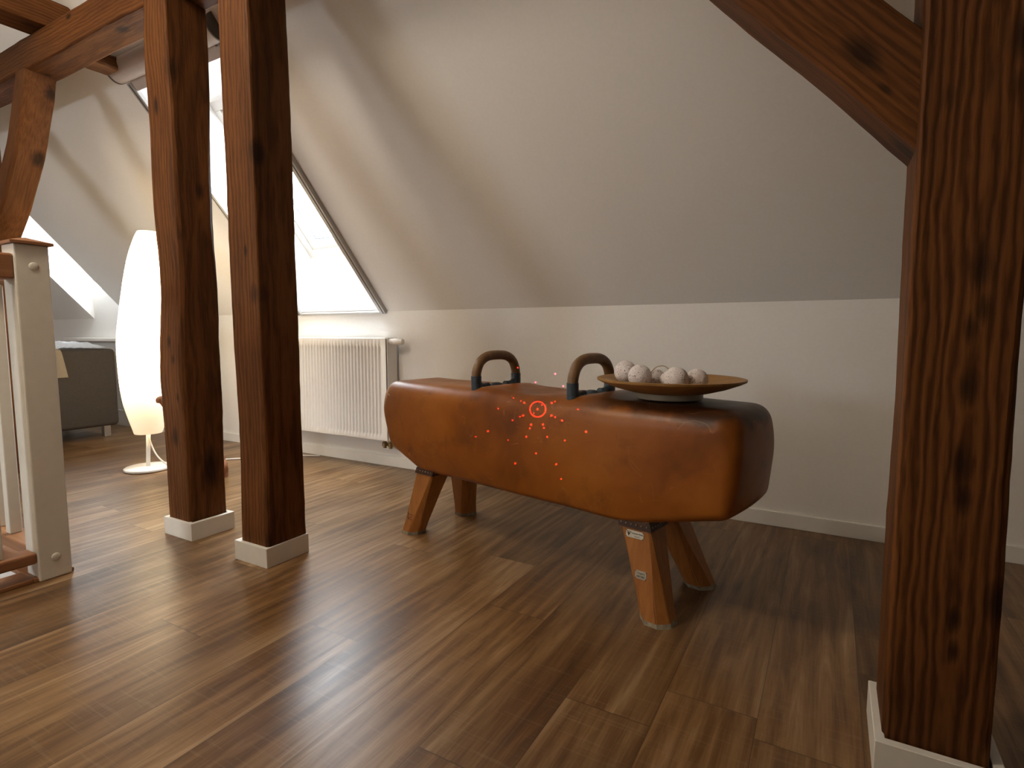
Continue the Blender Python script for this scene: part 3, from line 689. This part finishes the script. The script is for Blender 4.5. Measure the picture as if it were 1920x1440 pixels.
# side profile (u along the horse, z up), corner by corner with a rounding distance
corners = [(-0.663, Z1, 0.050), (-0.684, 0.466, 0.045), (-0.628, 0.322, 0.035), (-0.455, 0.247, 0.030), (0.425, 0.244, 0.060), (0.692, 0.312, 0.028), (0.710, 0.470, 0.045), (0.696, Z1, 0.050)]
poly = []
for k, (u, z, r) in enumerate(corners):
    P, A, B_ = Vector((u, z)), Vector(corners[k - 1][:2]), Vector(corners[(k + 1) % len(corners)][:2])
    a_, b_ = P + (A - P).normalized() * r, P + (B_ - P).normalized() * r
    for q in range(9):
        t = q / 8; poly.append(a_ * (1 - t) ** 2 + P * 2 * t * (1 - t) + b_ * t * t)
seg_ = [(poly[(k + 1) % len(poly)] - poly[k]).length for k in range(len(poly))]; tot = sum(seg_); N = 320; ring = []
k = 0; acc_ = 0.0
for q in range(N):
    d = tot * q / N
    while acc_ + seg_[k] < d: acc_ += seg_[k]; k += 1
    ring.append(poly[k].lerp(poly[(k + 1) % len(poly)], (d - acc_) / seg_[k]))
nrm = []
for q in range(N):
    t = ring[(q + 3) % N] - ring[q - 3]; t.normalize(); nrm.append(Vector((-t.y, t.x)))      # points inward
cen = Vector((0.02, 0.415))
if nrm[0].dot(cen - ring[0]) < 0: nrm = [-n_ for n_ in nrm]
def edge_r(p):                                            # edge rounding: generous on top, tight below
    return interp(p.y, [(0.24, 0.018), (0.34, 0.026), (0.46, 0.036), (0.55, 0.052), (0.58, 0.056)])
bm = BM(); layers = []
def shape(u, w, z):
    bel = 0.010 * (1 - ((z - 0.40) / 0.17) ** 2) * (1 - (abs(u) / 0.78) ** 4)
    w += math.copysign(max(0, bel), w) * min(1, abs(w) / 0.1)
    w *= 1 - 0.07 * max(0, (0.34 - z) / 0.09)
    u += math.copysign(0.010 * (1 - (w / VW) ** 2), u) * smooth01((abs(u) - 0.55) / 0.1)
    if z > 0.5:
        kk = smooth01((z - 0.5) / 0.06)
        z += kk * (0.012 * math.exp(-((u - 0.285) / 0.05) ** 2) + 0.010 * math.exp(-((u + 0.125) / 0.05) ** 2) - 0.006 * math.exp(-((u - 0.06) / 0.07) ** 2)
                   + 0.004 * math.exp(-((u - 0.47) / 0.15) ** 2)) * math.exp(-(w / 0.14) ** 4)
    z += 0.0025 * noise.noise(Vector((u * 5, w * 5, z * 5))); w += 0.003 * noise.noise(Vector((u * 4, 7, z * 6)))
    return (u, w + VC, z)
def layer(fn): layers.append([bm.verts.new(shape(*fn(ring[q], nrm[q]))) for q in range(N)])
for sgn in (-1, 1):
    scl = [0.04, 0.12, 0.25, 0.4, 0.55, 0.7, 0.82, 0.92]
    inner = [(lambda p, n_, f=f: ((cen + (p + n_ * edge_r(p) - cen) * f).x, sgn * VW, (cen + (p + n_ * edge_r(p) - cen) * f).y)) for f in scl]
    rounds = [(lambda p, n_, a=a: ((p + n_ * edge_r(p) * (1 - sin(a))).x, sgn * (VW - edge_r(p) * (1 - cos(a))), (p + n_ * edge_r(p) * (1 - sin(a))).y)) for a in [pi / 2 * j / 9 for j in range(10)]]
    seq = inner + rounds
    if sgn == -1:
        for f_ in seq: layer(f_)
        for j in range(1, 12): layer(lambda p, n_, t=j / 12: (p.x, -(VW - edge_r(p)) * (1 - t) + (VW - edge_r(p)) * t, p.y))
    else:
        for f_ in reversed(seq): layer(f_)
for a_, b_ in zip(layers, layers[1:]):
    for q in range(N): bm.faces.new((a_[q], a_[(q + 1) % N], b_[(q + 1) % N], b_[q]))
bm.faces.new(layers[0]); bm.faces.new(layers[-1][::-1])
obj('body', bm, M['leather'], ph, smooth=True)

# legs
def leg(top, foot, side, plates=False):
    ztop, zft = 0.262, 0.0
    bm = BM(); rings = []
    for z, w, c in ((0.010, 0.088, 0.026), (0.05, 0.087, 0.024), (0.15, 0.086, 0.012), (ztop, 0.092, 0.003)):
        t = (z - zft) / (ztop - zft); cx_, cy_ = foot[0] + (top[0] - foot[0]) * t, foot[1] + (top[1] - foot[1]) * t
        h = w / 2; pts = []
        for sx, sy in ((1, 1), (-1, 1), (-1, -1), (1, -1)):
            p1, p2 = (sx * h, sy * (h - c)), (sx * (h - c), sy * h)
            pts += [p1, p2] if sx * sy > 0 else [p2, p1]
        rings.append([bm.verts.new((cx_ + a_, cy_ + b_, z)) for a_, b_ in pts])
    for r0, r1 in zip(rings, rings[1:]):
        for k in range(8): bm.faces.new((r0[k], r0[(k + 1) % 8], r1[(k + 1) % 8], r1[k]))
    bm.faces.new(rings[0][::-1]); bm.faces.new(rings[-1])
    bmesh.ops.bevel(bm, geom=[e for e in bm.edges if abs(e.verts[0].co.z - e.verts[1].co.z) > 0.01], offset=0.0025, segments=2, affect='EDGES')
    lg = obj('leg', bm, M['legwood'], ph, auto=35)
    bm = BM(); h = 0.0445; c = 0.026; rr0 = []
    for z in (0.0, 0.011):
        pts = []
        for sx, sy in ((1, 1), (-1, 1), (-1, -1), (1, -1)):
            p1, p2 = (sx * h, sy * (h - c)), (sx * (h - c), sy * h); pts += [p1, p2] if sx * sy > 0 else [p2, p1]
        t = z / 0.262; rr0.append([bm.verts.new((foot[0] + (top[0] - foot[0]) * t + a_, foot[1] + (top[1] - foot[1]) * t + b_, z)) for a_, b_ in pts])
    for k in range(8): bm.faces.new((rr0[0][k], rr0[0][(k + 1) % 8], rr0[1][(k + 1) % 8], rr0[1][k]))
    bm.faces.new(rr0[0][::-1]); bm.faces.new(rr0[1]); obj('foot_pad', bm, M['rubber'], lg, label='worn grey foot pad')
    # nailed leather collar
    bm = BM(); rr0 = []
    for z in (0.236, 0.258):
        t = z / 0.262; cx_, cy_ = foot[0] + (top[0] - foot[0]) * t, foot[1] + (top[1] - foot[1]) * t; h = 0.0485
        rr0.append([bm.verts.new((cx_ + a_ * h, cy_ + b_ * h, z)) for a_, b_ in ((1, 1), (-1, 1), (-1, -1), (1, -1))])
    for k in range(4): bm.faces.new((rr0[0][k], rr0[0][(k + 1) % 4], rr0[1][(k + 1) % 4], rr0[1][k]))
    bm.faces.new(rr0[0][::-1]); bm.faces.new(rr0[1]); cl = obj('collar', bm, M['dark'], lg, label='dark nailed leather collar')
    bm = BM(); t = 0.247 / 0.262; cx_, cy_ = foot[0] + (top[0] - foot[0]) * t, foot[1] + (top[1] - foot[1]) * t
    for k in range(6):
        q = -0.038 + 0.076 * k / 5
        for (px, py, ax) in ((q, -0.0485, 1), (q, 0.0485, 1), (0.0485, q, 0), (-0.0485, q, 0)):
            bmesh.ops.create_uvsphere(bm, u_segments=8, v_segments=5, radius=0.0032, matrix=Matrix.Translation((cx_ + px, cy_ + py, 0.247)))
    obj('nail_heads', bm, M['stud'], cl, smooth=True)
    return lg
VF0, VF1 = -0.120, 0.165
leg((-0.423, -0.080), (-0.508, VF0), -1)
leg((-0.470, 0.110), (-0.515, VF1), -1)
leg((0.400, 0.110), (0.508, VF1), 1)
nl = leg((0.436, -0.078), (0.514, VF0), 1)
leg1 = [o for o in ph.children if o.name.startswith('leg')][0]

def text_mesh(s, size, font_scale_x=1.0, bold=0.0):
    c = bpy.data.curves.new('t', 'FONT'); c.body = s; c.size = size; c.align_x = 'CENTER'; c.align_y = 'CENTER'; c.extrude = 0.00015; c.offset = bold
    o = bpy.data.objects.new('t', c); COL.objects.link(o); dg = bpy.context.evaluated_depsgraph_get()
    me = bpy.data.meshes.new_from_object(o.evaluated_get(dg)); bpy.data.objects.remove(o); bpy.data.curves.remove(c)
    for v in me.vertices: v.co.x *= font_scale_x
    return me
# little plates on the front of the near leg (front face leans with the leg)
def on_leg(z, du=0.0, lift=0.0):
    t = z / 0.262; u = 0.514 + (0.436 - 0.514) * t + du; v_ = VF0 + (-0.078 - VF0) * t
    h = 0.5 * interp(z, [(0.010, 0.088), (0.05, 0.087), (0.15, 0.086), (0.262, 0.092)])
    return Vector((u, v_ - h - lift, z))
sl = Vector((0.436 - 0.514, -0.078 - VF0 - 0.003, 0.262)).normalized()
ex = Vector((1, 0, 0)); ey = (sl - ex * sl.dot(ex)).normalized(); ez = ex.cross(ey)
def plate(z, du, w, h, mat, texts, tri=False):
    c0 = on_leg(z, du, 0.0006)
    mt = Matrix.Translation(c0) @ Matrix((ex, ey, ez)).transposed().to_4x4()
    bm = BM(); box(bm, -w / 2, w / 2, -h / 2, h / 2, -0.0006, 0.0008, 0.0003, 1); bm.transform(mt)
    o = obj('name_plate', bm, mat, nl, label='small metal plate with lettering' )
    for s, size, x, y, fx, b in texts:
        me = text_mesh(s, size, fx, b); me.transform(mt @ Matrix.Translation((x, y, 0.0010))); link('lettering', me, M['ink'], o)
    if tri:
        bm = BM(); 
        vs = [bm.verts.new((x, y, 0.0010)) for x, y in ((-0.0245, 0.0062), (-0.0105, 0.0062), (-0.0175, -0.0068))]
        f = bm.faces.new(vs); g_ = bmesh.ops.extrude_face_region(bm, geom=[f]); bmesh.ops.translate(bm, verts=[q for q in g_['geom'] if isinstance(q, bmesh.types.BMVert)], vec=(0, 0, 0.0002))
        bm.transform(mt); obj('triangle_emblem', bm, M['ink'], o, label='dark triangular emblem')
        me = text_mesh('TW', 0.0050, 1.2, 0.0001); me.transform(mt @ Matrix.Translation((-0.0175, 0.0033, 0.00135))); link('lettering', me, M['plate'], o)
    for sx in (-1, 1):
        for sy in (-1, 1):
            bm = BM(); bmesh.ops.create_uvsphere(bm, u_segments=8, v_segments=5, radius=0.0015, matrix=Matrix.Translation((sx * (w / 2 - 0.0016), sy * (h / 2 - 0.0016), 0.0008)))
            bm.transform(mt); obj('rivet', bm, M['dark'], nl, smooth=True)
plate(0.221, -0.004, 0.052, 0.0195, M['plate'], [('Turnmeyer Werke', 0.0052, 0.0075, 0.0028, 0.86, 0.0001), ('Hagen i.W.', 0.0036, 0.0075, -0.0048, 0.95, 0.0)], tri=True)
plate(0.121, -0.006, 0.033, 0.0215, M['plate2'], [('Turngerät', 0.0062, 0, 0.0045, 0.95, 0.0), ('DIN 7902', 0.0064, 0, -0.0045, 0.9, 0.0001)])
# dark star-like scribble low on the far front leg
bm = BM()
def stroke(pts):
    P = []
    for du, z in pts:
        t = z / 0.262; u = -0.508 + (-0.423 + 0.508) * t + du; v_ = VF0 + (-0.080 - VF0) * t; P.append((u, v_ - 0.0434, z))
    tube(bm, P, 0.0011, 6)
stroke([(-0.020, 0.082), (-0.006, 0.076), (0.012, 0.079), (0.004, 0.070), (-0.008, 0.058), (-0.012, 0.070), (-0.020, 0.082)])
stroke([(-0.016, 0.066), (-0.002, 0.060), (0.016, 0.058)])
obj('scribble_mark', bm, M['dark'], leg1, label='dark scribbled mark')

# pommels
for u in (-0.188, 0.212):
    pts = []
    hw, zt, zb_ = 0.103, 0.686, 0.570; VP = 0.008
    ctl = [(0, -hw, 0.552), (0, -hw, 0.60), (0, -hw + 0.003, 0.630), (0, -hw + 0.020, 0.660), (0, -hw + 0.054, 0.678), (0, 0, 0.682), (0, hw - 0.054, 0.678), (0, hw - 0.020, 0.660), (0, hw - 0.003, 0.630), (0, hw, 0.60), (0, hw, 0.552)]
    sp2 = spline([Vector((x + u, y + VP, z)) for x, y, z in ctl], 8)
    wood = [p for p in sp2 if p.z >= 0.6095]
    bm = BM(); tube(bm, wood, 0.0165, 20); g_ = obj('pommel', bm, M['grip'], ph, auto=60, label='curved wooden grip')
    bm = BM()
    for sgn in (-1, 1):
        y = VP + sgn * hw
        tube(bm, [(u, y, 0.613), (u, y, 0.590), (u, y - sgn * 0.003, 0.575), (u, y - sgn * 0.004, 0.560), (u, y - sgn * 0.004, 0.535)], [0.0180, 0.0180, 0.0195, 0.022, 0.022], 20)
        # flared inner foot
        tube(bm, spline([(u, y - sgn * 0.006, 0.592), (u, y - sgn * 0.016, 0.581), (u, y - sgn * 0.034, 0.576), (u, y - sgn * 0.060, 0.577)], 5), [0.012] * 8 + [0.011] * 8, 14)
    vs0 = [(-0.098, 0.569), (-0.06, 0.573), (0, 0.576), (0.06, 0.573), (0.098, 0.569)]
    L_ = []
    for y, z in vs0: L_.append([bm.verts.new((u + dx, VP + y, z + dz)) for dx, dz in ((-0.026, -0.012), (-0.022, 0.003), (0.022, 0.003), (0.026, -0.012))])
    for a_, b_ in zip(L_, L_[1:]):
        for k in range(4): bm.faces.new((a_[k], a_[(k + 1) % 4], b_[(k + 1) % 4], b_[k]))
    bm.faces.new(L_[0]); bm.faces.new(L_[-1][::-1])
    bs = obj('pommel_base', bm, M['bluegrey'], g_, auto=50, label='blue grey cast metal base')
    bm = BM(); lathe(bm, [(0, 0.588), (0.010, 0.588), (0.018, 0.585), (0.022, 0.580)], 20)
    for v in bm.verts: v.co += Vector((u, VP, -0.003))
    obj('base_bolt', bm, M['bluegrey'], bs, smooth=True)

# ------------------------------------------------------------------ bowl with balls, on the horse
HM = Matrix.Translation((-0.845, 1.64, 0)) @ Matrix.Rotation(HA, 4, 'Z')
BU, BV, BZ = 0.468, 0.006, 0.5800
bo = thing('wooden_bowl', 'shallow turned wooden bowl on a grey foot ring standing on the horse', 'bowl', HM @ Vector((BU, BV, BZ)), HA)
bm = BM(); lathe(bm, [(0.0, 0.016), (0.088, 0.016), (0.11, 0.019), (0.150, 0.030), (0.187, 0.044), (0.1985, 0.050), (0.1995, 0.055), (0.1945, 0.0565), (0.184, 0.052), (0.148, 0.038), (0.10, 0.027), (0.05, 0.024), (0, 0.024)], 96)
obj('dish', bm, M['bowl'], bo, auto=40)
bm = BM(); lathe(bm, [(0.076, 0.0), (0.087, 0.0), (0.089, 0.002), (0.089, 0.0165), (0.076, 0.0165)], 72, close=True); obj('foot_ring', bm, M['footring'], bo, auto=40, label='grey foot ring')
balls = [(0.338, -0.010, 0.0320, 'pale speckled cotton ball at the left rim of the bowl, largest'),
         (0.350, 0.052, 0.025, 'pale cotton ball half hidden behind the leftmost ball in the bowl'),
         (0.402, -0.042, 0.0325, 'pale speckled cotton ball second from the left along the bowl front'),
         (0.408, 0.038, 0.026, 'pale cotton ball peeking out behind the second ball from the left'),
         (0.459, 0.020, 0.025, 'small low cotton ball in the middle of the bowl under the wire'),
         (0.508, -0.040, 0.0325, 'pale speckled cotton ball right of the bowl middle, at the front'),
         (0.540, 0.018, 0.029, 'rightmost pale cotton ball in the wooden bowl')]
for k, (u, v_, r, lab) in enumerate(balls):
    bm = BM(); bmesh.ops.create_icosphere(bm, subdivisions=4, radius=r)
    for q in bm.verts: q.co *= 1 + 0.03 * noise.noise(q.co * 70 + Vector((k * 5, 0, 0))) + 0.02 * noise.noise(q.co * 180)
    d_ = math.hypot(u - BU, v_ - BV)
    zi = interp(d_, [(0, 0.024), (0.05, 0.024), (0.10, 0.027), (0.148, 0.038), (0.184, 0.052)])
    sl_ = 0.0 if d_ < 0.08 else 0.30
    o = obj('cotton_ball', bm, M['ball'], smooth=True); o.location = HM @ Vector((u, v_, BZ + zi + r / cos(math.atan(sl_)) ))
    o.rotation_euler = (k, k * 2.1, k * 0.7)
    tag(o, lab, 'decorative ball', 'cotton balls in the wooden bowl')
bm = BM(); tube(bm, spline([HM @ Vector(p) for p in ((0.405, 0.015, BZ + 0.03), (0.402, 0.012, BZ + 0.058), (0.418, 0.018, BZ + 0.081), (0.440, 0.022, BZ + 0.087), (0.458, 0.02, BZ + 0.078), (0.477, 0.01, BZ + 0.058), (0.478, 0.005, BZ + 0.03))], 6), 0.0013, 8)
tag(obj('wire', bm, M['brass'], smooth=True), 'thin wire arching up between the cotton balls in the bowl', 'wire')

# ------------------------------------------------------------------ red laser pattern thrown by a pointer at eye height
if True:
    l = bpy.data.lights.new('laser_pointer', 'SPOT'); l.shadow_soft_size = 0.0; l.energy = 6000; l.color = (1, 1, 1)
    l.spot_size = R(19); l.spot_blend = 0.0
    lo = bpy.data.objects.new('laser_pointer', l); COL.objects.link(lo)
    lo.location = (0.03, 0.0, 0.82); lo.rotation_euler = (HM @ Vector((0.13, -0.145, 0.49)) - lo.location).to_track_quat('-Z', 'Y').to_euler()
    l.use_nodes = True; nt = l.node_tree
    em = nt.nodes['Emission']
    tc = nt.nodes.new('ShaderNodeTexCoord'); sx = nt.nodes.new('ShaderNodeSeparateXYZ'); nt.links.new(tc.outputs['Normal'], sx.inputs[0])
    def mm(op, a_, b_):
        n = nt.nodes.new('ShaderNodeMath'); n.operation = op
        for i, v in enumerate((a_, b_)):
            if v is None: continue
            if isinstance(v, (int, float)): n.inputs[i].default_value = v
            else: nt.links.new(v, n.inputs[i])
        return n.outputs[0]
    az = mm('ABSOLUTE', sx.outputs[2], None)
    cb = nt.nodes.new('ShaderNodeCombineXYZ')
    nt.links.new(mm('MULTIPLY', mm('DIVIDE', sx.outputs[0], az), 1045.0), cb.inputs[0]); nt.links.new(mm('MULTIPLY', mm('DIVIDE', sx.outputs[1], az), 1045.0), cb.inputs[1])
    mwi = (Matrix.Translation(lo.location) @ lo.rotation_euler.to_matrix().to_4x4()).inverted()
    eye = Vector((0, 0, 0.76)); cm = Matrix.Rotation(R(29.8), 4, 'Z') @ Matrix.Rotation(R(84.75), 4, 'X')
    pv = HM @ Vector((0, -0.145, 0)); nv = (HM.to_3x3() @ Vector((0, 1, 0)))
    def lamp_xy(px, py):
        d = cm.to_3x3() @ Vector((px - 960, 720 - py, -1045)); t = (pv - eye).dot(nv) / d.dot(nv)
        q = mwi @ (eye + d * t); return (q.x / -q.z * 1045, q.y / -q.z * 1045, 0)
    def dist(px, py):
        n = nt.nodes.new('ShaderNodeVectorMath'); n.operation = 'DISTANCE'; nt.links.new(cb.outputs[0], n.inputs[0]); n.inputs[1].default_value = lamp_xy(px, py); return n.outputs['Value']
    acc = mm('LESS_THAN', mm('ABSOLUTE', mm('SUBTRACT', dist(1008.5, 767), 14.3), None), 0.95)
    dots = [(1008, 767, 1.7), (1016, 759, 1.0), (1001, 775, 1.0), (977, 751, 1.1), (983, 755, 1.5), (1035, 755, 1.6), (1041, 752, 1.0), (981, 779, 1.7), (975, 781, 1.2), (1034, 779, 1.7), (1041, 782, 1.2),
            (996, 796, 1.7), (993.5, 803, 1.3), (1018, 796, 1.7), (1020, 802.5, 1.3), (987, 819, 1.4), (1026, 819, 1.4), (961, 788, 1.3), (1054, 788.5, 1.5), (963, 745.5, 1.1), (934, 766, 1.1), (1084, 767, 1.1),
            (915, 808.5, 1.3), (1099, 809.5, 1.5), (892, 819, 1.0), (953, 825, 1.0), (1059, 826, 1.1), (1005, 850, 1.2), (966, 869, 1.3), (1043, 870.5, 1.3), (1052, 898, 1.1),
            (965, 658, 1.2), (973.5, 683.5, 1.3), (1048, 686, 1.3), (1010, 703, 1.1), (1063, 709, 1.2), (998, 739, 0.9), (1020, 739, 0.9)]
    for px, py, r in dots: acc = mm('MAXIMUM', acc, mm('LESS_THAN', dist(px, py), r * 1.08))
    em.inputs['Color'].default_value = (1.0, 0.028, 0.075, 1)
    nt.links.new(mm('MULTIPLY', acc, 0.75), em.inputs['Strength'])
